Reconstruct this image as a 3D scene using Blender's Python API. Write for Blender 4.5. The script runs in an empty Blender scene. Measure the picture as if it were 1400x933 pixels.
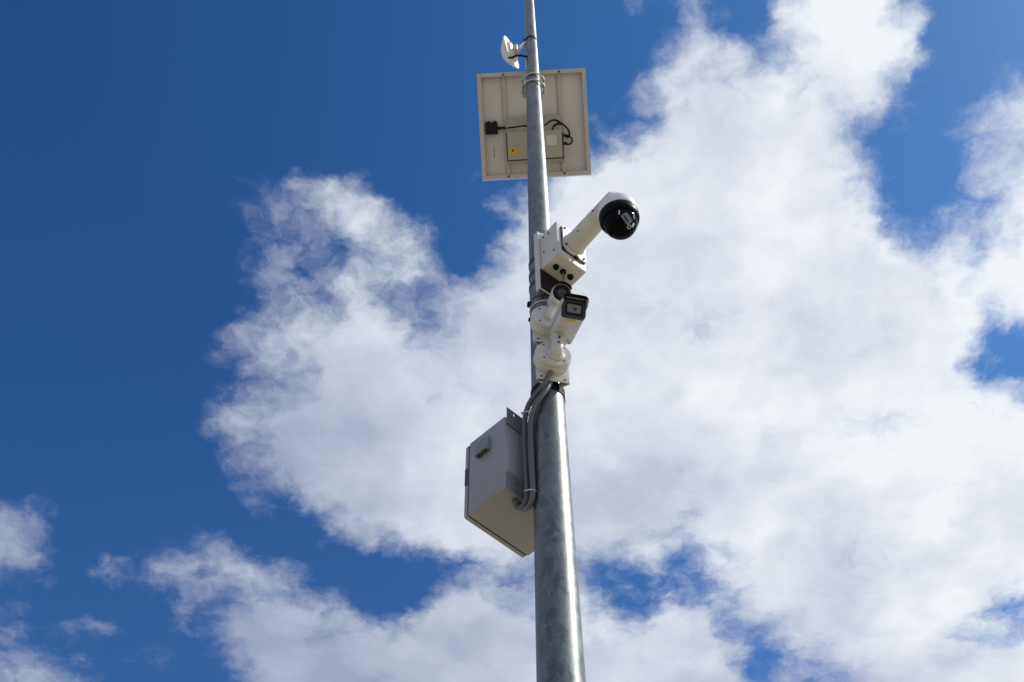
import bpy, bmesh, math
from mathutils import Vector, Matrix, noise

sc = bpy.context.scene
C = bpy.context.collection
R = math.radians

# ------------------------------------------------------------------ camera
cam_d = bpy.data.cameras.new('camera')
cam = bpy.data.objects.new('camera', cam_d)
C.objects.link(cam)
cam_d.sensor_width = 36.0
cam_d.lens = 36.0 * 1800.0 / 1400.0
cam_d.clip_start = 0.05
cam_d.clip_end = 20000
PITCH, ROLL = R(52.793), R(-0.7924)
EYE = Vector((0, 0, 1.6))
cam.matrix_world = (Matrix.Translation(EYE) @ Matrix.Rotation(R(90) + PITCH, 4, 'X')
                    @ Matrix.Rotation(ROLL, 4, 'Z'))
sc.camera = cam
_rot = (Matrix.Rotation(R(90) + PITCH, 3, 'X') @ Matrix.Rotation(ROLL, 3, 'Z'))
V_RIGHT, V_UP, V_BACK = _rot.col[0].copy(), _rot.col[1].copy(), _rot.col[2].copy()


def sky_dir(px, py):
    """direction in the world that a photograph pixel looks along (used to survey the place)"""
    return _rot @ Vector((px - 700.0, 466.5 - py, -1800.0))


# ------------------------------------------------------------------ sun and sky
SUN_EL, SUN_AZ = R(50), R(91)        # azimuth clockwise from +Y
SUN_DIR = Vector((math.cos(SUN_EL) * math.sin(SUN_AZ), math.cos(SUN_EL) * math.cos(SUN_AZ), math.sin(SUN_EL)))
sun_d = bpy.data.lights.new('sun', 'SUN')
sun_d.energy = 3.6
sun_d.angle = R(0.5)
sun_d.color = (1.0, 0.955, 0.89)
sun = bpy.data.objects.new('sun', sun_d)
C.objects.link(sun)
sun.rotation_euler = SUN_DIR.to_track_quat('Z', 'Y').to_euler()

sc.view_settings.view_transform = 'Standard'
sc.view_settings.look = 'None'
sc.view_settings.exposure = 0.0
sc.view_settings.gamma = 1.0
sc.cycles.max_bounces = 8

# how much cloud there is over each patch of sky (0 clear, 9 thick), surveyed every 40 px of the
# photograph, and resampled below onto the flat cloud deck overhead (direction / height)
COVER = '''
00000000000000000000030640588848000
00000000000000000000005871389988001
00000000000000000000017887467981002
00000000000000000000227888877631014
00000000000000000003436999987211056
00000000000000000003678999998710037
00000001115520000268999999999720038
00000001146761000489999999999840458
00000000144375500589999999999974748
00000000265476635899999999999998768
00000000365684678999999999999999878
00000001378888779999999999999999911
00000002357899999999999999999999930
00000002467899999999999999999999973
00000003689999999999999999999589998
00000002588999999999999999999999999
10000001378999999999999999999999999
72000000213699999999999899999999999
84010144100135799999888788999999999
51031554421000113466337168999999999
11001063655410176568312345899999972
21340326897876999999889924689998754
44402213799999999999999982167999999
55420041699979999999999995556999999
'''.split()


THICK = (-.60, -.25, -.06, .10, .24, .38, .52, .70, .95, 1.32)      # cloud thickness for each digit


def cover(px, py):
    x, y = max(0.0, min(33.999, (px - 20) / 40)), max(0.0, min(22.999, (py - 20) / 40))
    i, j = int(x), int(y)
    fx, fy = x - i, y - j
    g = lambda a, b: (THICK[int(COVER[b][a])] + 0.6) / 2
    return (g(i, j) * (1 - fx) + g(i + 1, j) * fx) * (1 - fy) + (g(i, j + 1) * (1 - fx) + g(i + 1, j + 1) * fx) * fy


def build_world():
    w = bpy.data.worlds.new('World')
    sc.world = w
    w.use_nodes = True
    nt = w.node_tree
    nt.nodes.clear()
    N, L = nt.nodes.new, nt.links.new

    def math_(op, a, b=None, c=None, clamp=False):
        n = N('ShaderNodeMath')
        n.operation = op
        n.use_clamp = clamp
        for i, v in enumerate((a, b, c)):
            if v is None:
                continue
            if isinstance(v, (int, float)):
                n.inputs[i].default_value = v
            else:
                L(v, n.inputs[i])
        return n.outputs[0]

    def vmath(op, a, b=None, out=0):
        n = N('ShaderNodeVectorMath')
        n.operation = op
        for i, v in enumerate((a, b)):
            if v is None:
                continue
            if isinstance(v, (tuple, Vector)):
                n.inputs[i].default_value = v
            else:
                L(v, n.inputs[i])
        return n.outputs[out]

    def noise_(vec, scale, detail, rough, color=False, lac=2.0):
        n = N('ShaderNodeTexNoise')
        n.noise_dimensions = '2D'
        n.inputs['Scale'].default_value = scale
        n.inputs['Detail'].default_value = detail
        n.inputs['Roughness'].default_value = rough
        n.inputs['Lacunarity'].default_value = lac
        L(vec, n.inputs['Vector'])
        return n.outputs['Color' if color else 'Fac']

    def maprange(v, a, b, c, d, smooth=False):
        n = N('ShaderNodeMapRange')
        if smooth:
            n.interpolation_type = 'SMOOTHSTEP'
        L(v, n.inputs[0])
        for i, x in enumerate((a, b, c, d)):
            n.inputs[1 + i].default_value = x
        return n.outputs[0]

    geo = N('ShaderNodeTexCoord')
    d = vmath('NORMALIZE', geo.outputs['Generated'])
    sep = N('ShaderNodeSeparateXYZ')
    L(d, sep.inputs[0])
    h = math_('MAXIMUM', sep.outputs[2], 0.04)
    comb = N('ShaderNodeCombineXYZ')
    L(math_('DIVIDE', sep.outputs[0], h), comb.inputs[0])
    L(math_('DIVIDE', sep.outputs[1], h), comb.inputs[1])
    uv = comb.outputs[0]
    # billows push the outlines about
    wn = noise_(uv, 7.0, 4.0, 0.55, color=True)
    wn2 = noise_(uv, 26.0, 4.0, 0.6, color=True)
    wp = vmath('MULTIPLY', vmath('SUBTRACT', wn, (0.5, 0.5, 0.5)), (0.06, 0.06, 0.0))
    wp2 = vmath('MULTIPLY', vmath('SUBTRACT', wn2, (0.5, 0.5, 0.5)), (0.030, 0.030, 0.0))
    uvw = vmath('ADD', vmath('ADD', uv, wp), wp2)

    def pv_vec(x):
        c = N('ShaderNodeCombineXYZ')
        for i in range(3):
            L(x, c.inputs[i])
        return c.outputs[0]

    # table of cloud cover on the deck: 64 columns in u, 33 rows in v, three rows to a ramp
    U0, U1, V0, V1, NR = -0.70, 0.70, 0.38, 1.34, 33
    inv = _rot.inverted()

    def table(u, v):
        c = inv @ Vector((u, v, 1.0))
        return cover(700 + 1800 * c.x / -c.z, 466.5 - 1800 * c.y / -c.z)

    su = N('ShaderNodeSeparateXYZ')
    L(uvw, su.inputs[0])
    pu = maprange(su.outputs[0], U0, U1, 0.0, 2.0)
    pl = math_('MINIMUM', pu, 1.0)
    pr = math_('MAXIMUM', math_('SUBTRACT', pu, 1.0), 0.0)
    pv = maprange(su.outputs[1], V0, V1, 0.0, NR - 1.0)
    dens = None
    for k in range(0, NR, 3):
        both = None
        for half, p in ((0, pl), (1, pr)):
            r = N('ShaderNodeValToRGB')
            r.color_ramp.interpolation = 'LINEAR'
            el = r.color_ramp.elements
            while len(el) < 32:
                el.new(0.5)
            for q in range(32):
                u = U0 + (U1 - U0) * (q / 31 + half) / 2
                cs = [table(u, V0 + (V1 - V0) * (k + w) / (NR - 1)) for w in range(3)]
                el[q].position = q / 31
                el[q].color = (*cs, 1)
            L(p, r.inputs[0])
            if half == 0:
                left = r.outputs[0]
            else:
                right = r.outputs[0]
        sw = math_('GREATER_THAN', pu, 1.0)
        mx = N('ShaderNodeMix')
        mx.data_type = 'VECTOR'
        L(sw, mx.inputs['Factor'])
        L(left, mx.inputs[4])
        L(right, mx.inputs[5])
        dv = vmath('SUBTRACT', (1.0 - 0.0, 1.0, 1.0), vmath('ABSOLUTE', vmath('SUBTRACT', pv_vec(pv), (k, k + 1, k + 2))))
        wv = vmath('MAXIMUM', dv, (0, 0, 0))
        val = vmath('DOT_PRODUCT', mx.outputs[1], wv, out=1)
        dens = val if dens is None else math_('ADD', dens, val)
    # the same kind of broken cloud goes on over the rest of the sky
    rest = noise_(uv, 1.6, 4.0, 0.5)
    rest = maprange(rest, 0.40, 0.60, 0.05, 0.95)
    far = math_('MAXIMUM', maprange(math_('ABSOLUTE', su.outputs[0]), 0.66, 0.74, 0, 1),
                maprange(math_('ABSOLUTE', math_('SUBTRACT', su.outputs[1], 0.86)), 0.46, 0.53, 0, 1))
    mxf = N('ShaderNodeMix')
    L(far, mxf.inputs[0])
    L(dens, mxf.inputs[2])
    L(rest, mxf.inputs[3])
    dens = math_('MULTIPLY_ADD', mxf.outputs[0], 2.0, -0.6)
    # feathery detail
    uvd = vmath('ADD', uv, wp2)
    n1 = noise_(uvd, 9.0, 9.0, 0.60)
    n2 = noise_(uvd, 30.0, 7.0, 0.66)
    det = math_('ADD', math_('MULTIPLY', math_('SUBTRACT', n1, 0.5), 1.8), math_('MULTIPLY', math_('SUBTRACT', n2, 0.5), 0.95))
    tot = math_('ADD', dens, det)
    cov = maprange(tot, -0.20, 1.06, 0.0, 1.0, smooth=True)
    cov = math_('MULTIPLY', cov, maprange(sep.outputs[2], 0.02, 0.12, 0, 1))

    sky = N('ShaderNodeTexSky')
    sky.sky_type = 'NISHITA'
    sky.sun_disc = False
    sky.sun_elevation = SUN_EL
    sky.sun_rotation = SUN_AZ
    sky.altitude = 300
    sky.air_density = 1.0
    sky.dust_density = 0.9
    sky.ozone_density = 2.2
    hs = N('ShaderNodeHueSaturation')
    hs.inputs['Hue'].default_value = 0.508
    hs.inputs['Saturation'].default_value = 1.36
    hs.inputs['Value'].default_value = 0.9
    L(sky.outputs[0], hs.inputs['Color'])
    bg = N('ShaderNodeBackground')
    bg.inputs['Strength'].default_value = 0.10
    # clear air whitens towards the sun and towards the horizon more than the model's does
    def tint(src, fac, col):
        m = N('ShaderNodeMix')
        m.data_type = 'RGBA'
        m.blend_type = 'MULTIPLY'
        L(fac, m.inputs[0])
        L(src, m.inputs[6])
        m.inputs[7].default_value = (*col, 1)
        m.clamp_result = False
        return m.outputs[2]

    cosang = vmath('DOT_PRODUCT', d, tuple(SUN_DIR), out=1)
    skyc = tint(hs.outputs[0], maprange(sep.outputs[2], 0.92, 0.62, 0.0, 1.0), (1.55, 1.38, 1.32))
    skyc = tint(skyc, maprange(cosang, 0.45, 0.80, 0.0, 1.0), (1.05, 1.45, 1.45))
    L(skyc, bg.inputs['Color'])

    # cloud light: brighter towards the sun, thin parts whiter than thick grey ones
    glow = maprange(cosang, 0.36, 0.70, 0.0, 1.0)
    soft = noise_(uvd, 5.0, 6.0, 0.5)
    grey = math_('ADD', math_('MULTIPLY', math_('SUBTRACT', soft, 0.5), 1.15), math_('MULTIPLY', math_('SUBTRACT', n1, 0.5), 0.7))
    lit = math_('ADD', math_('ADD', math_('MULTIPLY', glow, 0.80), 0.09), grey, clamp=True)
    ramp = N('ShaderNodeValToRGB')
    e = ramp.color_ramp.elements
    e[0].position, e[0].color = 0.0, (0.34, 0.39, 0.54, 1)
    e[1].position, e[1].color = 1.0, (0.88, 0.92, 0.955, 1)
    m_ = ramp.color_ramp.elements.new(0.5)
    m_.color = (0.56, 0.60, 0.72, 1)
    L(lit, ramp.inputs[0])
    bgc = N('ShaderNodeBackground')
    bgc.inputs['Strength'].default_value = 1.0
    L(ramp.outputs[0], bgc.inputs['Color'])
    mix = N('ShaderNodeMixShader')
    L(cov, mix.inputs[0])
    L(bg.outputs[0], mix.inputs[1])
    L(bgc.outputs[0], mix.inputs[2])
    out = N('ShaderNodeOutputWorld')
    L(mix.outputs[0], out.inputs['Surface'])


build_world()


# ------------------------------------------------------------------ materials
def mat(name, col, rough=0.5, metal=0.0, var=0.08, scale=30.0, bump=0.0, bscale=200.0, coat=0.0, spec=0.5, dirt=None):
    m = bpy.data.materials.new(name)
    m.use_nodes = True
    nt = m.node_tree
    b = nt.nodes['Principled BSDF']
    N, L = nt.nodes.new, nt.links.new
    tc = N('ShaderNodeTexCoord')
    n = N('ShaderNodeTexNoise')
    n.inputs['Scale'].default_value = scale
    n.inputs['Detail'].default_value = 6
    n.inputs['Roughness'].default_value = 0.6
    L(tc.outputs['Object'], n.inputs['Vector'])
    r = N('ShaderNodeValToRGB')
    r.color_ramp.elements[0].position = 0.3
    r.color_ramp.elements[1].position = 0.7
    lo = [max(0, c * (1 - var)) for c in col]
    hi = [min(1, c * (1 + var)) for c in col]
    if dirt:
        lo = dirt
    r.color_ramp.elements[0].color = (*lo, 1)
    r.color_ramp.elements[1].color = (*hi, 1)
    L(n.outputs['Fac'], r.inputs[0])
    L(r.outputs[0], b.inputs['Base Color'])
    mr = N('ShaderNodeMapRange')
    mr.inputs[3].default_value = max(0.02, rough * 0.88)
    mr.inputs[4].default_value = min(1, rough * 1.12)
    L(n.outputs['Fac'], mr.inputs[0])
    L(mr.outputs[0], b.inputs['Roughness'])
    b.inputs['Metallic'].default_value = metal
    b.inputs['Specular IOR Level'].default_value = spec
    b.inputs['Coat Weight'].default_value = coat
    b.inputs['Coat Roughness'].default_value = 0.05
    if bump:
        n2 = N('ShaderNodeTexNoise')
        n2.inputs['Scale'].default_value = bscale
        n2.inputs['Detail'].default_value = 3
        L(tc.outputs['Object'], n2.inputs['Vector'])
        bp = N('ShaderNodeBump')
        bp.inputs['Strength'].default_value = bump
        bp.inputs['Distance'].default_value = 0.002
        L(n2.outputs['Fac'], bp.inputs['Height'])
        L(bp.outputs[0], b.inputs['Normal'])
    return m


def galvanised():
    m = bpy.data.materials.new('galvanised_steel')
    m.use_nodes = True
    nt = m.node_tree
    b = nt.nodes['Principled BSDF']
    N, L = nt.nodes.new, nt.links.new
    tc = N('ShaderNodeTexCoord')
    mp = N('ShaderNodeMapping')
    mp.inputs['Scale'].default_value = (1, 1, 0.55)
    L(tc.outputs['Object'], mp.inputs[0])
    v = N('ShaderNodeTexVoronoi')
    v.inputs['Scale'].default_value = 46
    v.inputs['Randomness'].default_value = 1
    wn = N('ShaderNodeTexNoise')
    wn.inputs['Scale'].default_value = 28
    wn.inputs['Detail'].default_value = 4
    L(mp.outputs[0], wn.inputs['Vector'])
    mixv = N('ShaderNodeVectorMath')
    mixv.operation = 'MULTIPLY_ADD'
    L(wn.outputs['Color'], mixv.inputs[0])
    mixv.inputs[1].default_value = (0.05, 0.05, 0.07)
    L(mp.outputs[0], mixv.inputs[2])
    L(mixv.outputs[0], v.inputs['Vector'])
    n = N('ShaderNodeTexNoise')
    n.inputs['Scale'].default_value = 19
    n.inputs['Detail'].default_value = 8
    n.inputs['Roughness'].default_value = 0.65
    n.inputs['Distortion'].default_value = 1.2
    L(mp.outputs[0], n.inputs['Vector'])
    sepc = N('ShaderNodeSeparateColor')
    L(v.outputs['Color'], sepc.inputs[0])
    a = N('ShaderNodeMath')
    a.operation = 'MULTIPLY_ADD'
    L(sepc.outputs[0], a.inputs[0])
    a.inputs[1].default_value = 0.34
    L(n.outputs['Fac'], a.inputs[2])
    r = N('ShaderNodeValToRGB')
    r.color_ramp.elements[0].position = 0.42
    r.color_ramp.elements[1].position = 0.92
    r.color_ramp.elements[0].color = (0.105, 0.113, 0.105, 1)
    r.color_ramp.elements[1].color = (0.225, 0.24, 0.225, 1)
    L(a.outputs[0], r.inputs[0])
    L(r.outputs[0], b.inputs['Base Color'])
    mr = N('ShaderNodeMapRange')
    mr.inputs[1].default_value = 0.3
    mr.inputs[2].default_value = 0.95
    mr.inputs[3].default_value = 0.38
    mr.inputs[4].default_value = 0.50
    L(a.outputs[0], mr.inputs[0])
    L(mr.outputs[0], b.inputs['Roughness'])
    b.inputs['Metallic'].default_value = 0.75
    b.inputs['Coat Weight'].default_value = 0.22
    b.inputs['Coat Roughness'].default_value = 0.20
    bp = N('ShaderNodeBump')
    bp.inputs['Strength'].default_value = 0.10
    bp.inputs['Distance'].default_value = 0.002
    L(a.outputs[0], bp.inputs['Height'])
    L(bp.outputs[0], b.inputs['Normal'])
    return m


def printed_label():
    m = mat('printed_label', (0.72, 0.72, 0.68), 0.5, var=0.03)
    nt = m.node_tree
    N, L = nt.nodes.new, nt.links.new
    b = nt.nodes['Principled BSDF']
    tc = N('ShaderNodeTexCoord')
    w = N('ShaderNodeTexBrick')
    w.inputs['Scale'].default_value = 1.0
    w.inputs['Brick Width'].default_value = 0.026
    w.inputs['Row Height'].default_value = 0.0055
    w.inputs['Mortar Size'].default_value = 0.0016
    w.inputs['Color1'].default_value = (0.28, 0.28, 0.27, 1)
    w.inputs['Color2'].default_value = (0.5, 0.5, 0.48, 1)
    w.inputs['Mortar'].default_value = (0.82, 0.82, 0.79, 1)
    mp = N('ShaderNodeMapping')
    mp.inputs['Rotation'].default_value = (0, 0, R(90))
    L(tc.outputs['Object'], mp.inputs[0])
    L(mp.outputs[0], w.inputs['Vector'])
    L(w.outputs['Color'], b.inputs['Base Color'])
    return m


M_GALV = galvanised()
M_WHITE = mat('white_paint', (0.61, 0.60, 0.55), 0.38, var=0.08, scale=14, bump=0.05, bscale=260)
M_WHITE2 = mat('white_plastic', (0.78, 0.78, 0.76), 0.33, var=0.04, scale=20)
M_FRAME = mat('white_aluminium', (0.54, 0.53, 0.50), 0.4, var=0.06, scale=12)
M_SHEET = mat('panel_back_sheet', (0.68, 0.68, 0.69), 0.55, var=0.05, scale=7)
M_BATT = mat('battery_box_paint', (0.42, 0.415, 0.38), 0.45, var=0.05, scale=10)
M_ZINC = mat('zinc_plate', (0.42, 0.43, 0.39), 0.4, metal=0.35, var=0.12, scale=24)
M_CAB = mat('grey_cabinet_paint', (0.295, 0.305, 0.32), 0.42, var=0.07, scale=9, bump=0.06, bscale=420)
M_VENT = mat('grey_vent_plastic', (0.215, 0.22, 0.225), 0.5, var=0.06, scale=20)
M_TAB = mat('grey_steel_tab', (0.24, 0.25, 0.26), 0.45, metal=0.5, var=0.1, scale=30)
M_COND = mat('grey_conduit', (0.11, 0.115, 0.12), 0.5, var=0.1, scale=25)
M_BLACK = mat('black_plastic', (0.010, 0.010, 0.011), 0.5, var=0.2, scale=30, spec=0.25)
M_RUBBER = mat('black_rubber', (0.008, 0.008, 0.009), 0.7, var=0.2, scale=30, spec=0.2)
M_DOME = mat('tinted_dome', (0.004, 0.004, 0.006), 0.13, var=0.1, spec=0.05)
M_RING = mat('black_ring_gloss', (0.006, 0.006, 0.008), 0.4, var=0.1, spec=0.08)
M_BEZEL = mat('black_bezel', (0.024, 0.028, 0.034), 0.4, var=0.1, scale=30, spec=0.35)
M_GLASS = mat('lens_glass', (0.165, 0.165, 0.17), 0.3, var=0.2, scale=18, spec=0.4)
M_WINDOW = mat('dome_window_glass', (0.17, 0.20, 0.25), 0.12, var=0.3, scale=60, spec=0.6)
M_LENSFACE = mat('dark_lens_face', (0.05, 0.052, 0.058), 0.3, var=0.2, scale=30, spec=0.35)
M_LENS = mat('dark_lens', (0.02, 0.022, 0.028), 0.15, spec=0.4)
M_CHROME = mat('bright_metal', (0.72, 0.74, 0.76), 0.14, metal=1.0, var=0.04)
M_STEEL = mat('stainless_steel', (0.52, 0.52, 0.51), 0.3, metal=0.95, var=0.1, scale=60)
M_DARKSTEEL = mat('dark_steel_band', (0.075, 0.078, 0.085), 0.5, metal=0.4, var=0.15, scale=40)
M_YELLOW = mat('yellow_sticker', (0.62, 0.44, 0.03), 0.5, var=0.08, scale=80)
M_TIE = mat('pale_zip_tie', (0.55, 0.56, 0.52), 0.45, var=0.06)
M_CELL = mat('solar_cells', (0.012, 0.016, 0.05), 0.12, var=0.2, scale=12, coat=0.8)
M_LABEL = printed_label()
M_GROUND = mat('dry_ground', (0.31, 0.253, 0.175), 0.95, var=0.25, scale=0.6, bump=0.4, bscale=9)


# ------------------------------------------------------------------ mesh helpers
def box(bm, x0, x1, y0, y1, z0, z1, bev=0.0, seg=2, mtx=None):
    vs = [bm.verts.new((x, y, z)) for z in (z0, z1) for y in (y0, y1) for x in (x0, x1)]
    fs = []
    for f in ((0, 2, 3, 1), (4, 5, 7, 6), (0, 1, 5, 4), (2, 6, 7, 3), (0, 4, 6, 2), (1, 3, 7, 5)):
        fs.append(bm.faces.new([vs[i] for i in f]))
    if mtx:
        bmesh.ops.transform(bm, matrix=mtx, verts=vs)
    if bev:
        es = list({e for f in fs for e in f.edges})
        bmesh.ops.bevel(bm, geom=es, offset=bev, segments=seg, profile=0.5, affect='EDGES')


def prism(bm, pts, h0, h1, mtx=None, bev=0.0):
    """closed 2-D outline (x, y) extruded from z=h0 to z=h1"""
    a = [bm.verts.new((x, y, h0)) for x, y in pts]
    b = [bm.verts.new((x, y, h1)) for x, y in pts]
    n = len(pts)
    fs = [bm.faces.new(a[::-1]), bm.faces.new(b)]
    for i in range(n):
        fs.append(bm.faces.new((a[i], a[(i + 1) % n], b[(i + 1) % n], b[i])))
    if mtx:
        bmesh.ops.transform(bm, matrix=mtx, verts=a + b)
    if bev:
        es = list(fs[1].edges)
        bmesh.ops.bevel(bm, geom=es, offset=bev, segments=2, profile=0.5, affect='EDGES')


def rrect(w, h, r, n=5, cx=0, cy=0):
    out = []
    for sx, sy, a0 in ((1, 1, 0), (-1, 1, 90), (-1, -1, 180), (1, -1, 270)):
        for k in range(n + 1):
            a = R(a0 + 90 * k / n)
            out.append((cx + sx * (w / 2 - r) + r * math.cos(a), cy + sy * (h / 2 - r) + r * math.sin(a)))
    return out


def align(p, d, up=None):
    """matrix that puts local +Z along d with the origin at p"""
    d = Vector(d).normalized()
    if up is None:
        q = d.to_track_quat('Z', 'Y').to_matrix().to_4x4()
    else:
        z = d
        x = Vector(up).cross(z).normalized()
        y = z.cross(x)
        q = Matrix((x, y, z)).transposed().to_4x4()
    return Matrix.Translation(Vector(p)) @ q


def lathe(bm, prof, seg=48, mtx=None, cap=True):
    rings = []
    vs = []
    for r, z in prof:
        if r < 1e-6:
            v = bm.verts.new((0, 0, z))
            rings.append([v])
            vs.append(v)
        else:
            ring = [bm.verts.new((r * math.cos(2 * math.pi * k / seg), r * math.sin(2 * math.pi * k / seg), z)) for k in range(seg)]
            rings.append(ring)
            vs += ring
    for a, b in zip(rings, rings[1:]):
        for k in range(seg):
            k2 = (k + 1) % seg
            if len(a) == 1 and len(b) > 1:
                bm.faces.new((a[0], b[k2], b[k]))
            elif len(b) == 1 and len(a) > 1:
                bm.faces.new((a[k], a[k2], b[0]))
            elif len(a) > 1:
                bm.faces.new((a[k], a[k2], b[k2], b[k]))
    if cap:
        if len(rings[0]) > 1:
            bm.faces.new(rings[0][::-1])
        if len(rings[-1]) > 1:
            bm.faces.new(rings[-1])
    if mtx:
        bmesh.ops.transform(bm, matrix=mtx, verts=vs)


def cyl(bm, p, q, r0, r1=None, seg=24, ch=0.0):
    p, q = Vector(p), Vector(q)
    r1 = r0 if r1 is None else r1
    ln = (q - p).length
    prof = [(r0, 0), (r1, ln)]
    if ch:
        prof = [(r0 - ch, 0), (r0, ch), (r1, ln - ch), (r1 - ch, ln)]
    lathe(bm, prof, seg, align(p, q - p))


def smooth_path(pts, n=8):
    P = [Vector(p) for p in pts]
    out = []
    for i in range(len(P) - 1):
        p0 = P[i - 1] if i else P[0] * 2 - P[1]
        p1, p2 = P[i], P[i + 1]
        p3 = P[i + 2] if i + 2 < len(P) else P[-1] * 2 - P[-2]
        for k in range(n):
            t = k / n
            out.append(0.5 * ((2 * p1) + (p2 - p0) * t + (2 * p0 - 5 * p1 + 4 * p2 - p3) * t * t + (3 * p1 - p0 - 3 * p2 + p3) * t ** 3))
    out.append(P[-1])
    return out


def tube(bm, pts, r, seg=12, n=8, curve=True):
    P = smooth_path(pts, n) if curve else [Vector(p) for p in pts]
    rr = r if callable(r) else (lambda t: r)
    prev = None
    rings = []
    for i, p in enumerate(P):
        t = (P[min(i + 1, len(P) - 1)] - P[max(i - 1, 0)]).normalized()
        if prev is None:
            a = t.orthogonal().normalized()
        else:
            a = (prev - t * prev.dot(t)).normalized()
        prev = a
        b = t.cross(a)
        rad = rr(i / (len(P) - 1))
        rings.append([bm.verts.new(p + (a * math.cos(2 * math.pi * k / seg) + b * math.sin(2 * math.pi * k / seg)) * rad) for k in range(seg)])
    for A, B in zip(rings, rings[1:]):
        for k in range(seg):
            bm.faces.new((A[k], A[(k + 1) % seg], B[(k + 1) % seg], B[k]))
    bm.faces.new(rings[0][::-1])
    bm.faces.new(rings[-1])


def ring_band(bm, r, z0, z1, th, seg=48, rtop=None):
    """a flat hoop round the local z axis"""
    rt = r if rtop is None else rtop
    prof = [(r, z0), (r + th, z0), (rt + th, z1), (rt, z1)]
    rings = [[bm.verts.new((a * math.cos(2 * math.pi * k / seg), a * math.sin(2 * math.pi * k / seg), z)) for k in range(seg)] for a, z in prof]
    for i in range(4):
        A, B = rings[i], rings[(i + 1) % 4]
        for k in range(seg):
            bm.faces.new((A[k], A[(k + 1) % seg], B[(k + 1) % seg], B[k]))


def obj(name, bm, material, parent=None, label=None, angle=35):
    bmesh.ops.recalc_face_normals(bm, faces=bm.faces)
    me = bpy.data.meshes.new(name)
    bm.to_mesh(me)
    bm.free()
    for p in me.polygons:
        p.use_smooth = True
    me.set_sharp_from_angle(angle=R(angle))
    me.materials.append(material)
    o = bpy.data.objects.new(name, me)
    C.objects.link(o)
    if parent:
        o.parent = parent
    if label:
        o['label'] = label
    return o


def part(name, material, parent, fn, label=None, angle=35):
    bm = bmesh.new()
    fn(bm)
    return obj(name, bm, material, parent, label, angle)


def tag(o, label, cat, group=None):
    o['label'] = label
    o['category'] = cat
    if group:
        o['group'] = group
    return o


def thing(name, label, cat, loc, rotz=0.0, group=None, mtx=None):
    o = bpy.data.objects.new(name, None)
    o.empty_display_size = 0.05
    C.objects.link(o)
    if mtx is not None:
        o.matrix_world = mtx
    else:
        o.location = loc
        o.rotation_euler = (0, 0, rotz)
    return tag(o, label, cat, group)


def copy_mesh(o, parent, loc=None):
    c = o.copy()
    C.objects.link(c)
    c.parent = parent
    if loc is not None:
        c.location = loc
    return c


# ------------------------------------------------------------------ ground
bm = bmesh.new()
NS = 40
for i in range(NS + 1):
    for j in range(NS + 1):
        f = lambda t: math.copysign(abs(t) ** 3, t) * 8000
        x, y = f(i / NS * 2 - 1), f(j / NS * 2 - 1)
        z = noise.noise(Vector((x * .02, y * .02, 0))) * min(1.0, max(0, (math.hypot(x, y) - 12) / 40)) * 0.8
        bm.verts.new((x, y, z))
bm.verts.ensure_lookup_table()
for i in range(NS):
    for j in range(NS):
        a = i * (NS + 1) + j
        bm.faces.new([bm.verts[k] for k in (a, a + NS + 1, a + NS + 2, a + 1)])
g = obj('ground', bm, M_GROUND)
g['kind'] = 'structure'

# ------------------------------------------------------------------ pole
PX, PY = 0.125, 3.0


def pole_r(z):
    return 0.5 * (0.139 - 0.018 * (z - 3.964))


pole = thing('steel_pole', 'tall tapering galvanised steel pole rising through the whole picture', 'pole', (PX, PY, 0))


def f(bm):
    prof = [(pole_r(z * .25), z * .25) for z in range(0, 40)]
    prof[0] = (pole_r(0), 0.02)
    lathe(bm, prof, 96)
part('shaft', M_GALV, pole, f)
part('base_plate', M_GALV, pole, lambda bm: box(bm, -.2, .2, -.2, .2, -0.02, .02, .004))


# ------------------------------------------------------------------ grey cabinet
YC = R(45)
cab = thing('equipment_cabinet', 'grey steel cabinet mounted left of the pole with a round vent hood', 'cabinet', (PX, PY, 4.728), YC)
X0, X1, H = -.129, .153, .356
YB, YF = .088, .267                      # back face (towards the pole), front of the body


def f(bm):
    box(bm, X0, X1, YB, YF, 0, H, .004)
part('body', M_CAB, cab, f)


def f(bm):                                # dark rubber seal between body and door
    box(bm, X0 + .004, X1 - .004, YF - .004, YF + .004, .004, H - .004)
part('door_seal', M_RUBBER, cab, f)


def f(bm):
    pts = rrect(X1 - X0 - .001, H - .001, .012, 5, (X0 + X1) / 2, H / 2)
    prism(bm, pts, 0, .017, Matrix(((1, 0, 0, 0), (0, 0, 1, YF + .004), (0, 1, 0, 0), (0, 0, 0, 1))), bev=.005)
door = part('door', M_CAB, cab, f)
part('hinge', M_DARKSTEEL, door, lambda bm: box(bm, X0 - .0030, X0 + .0015, YF + .006, YF + .017, .150, .232, .001))


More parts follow.
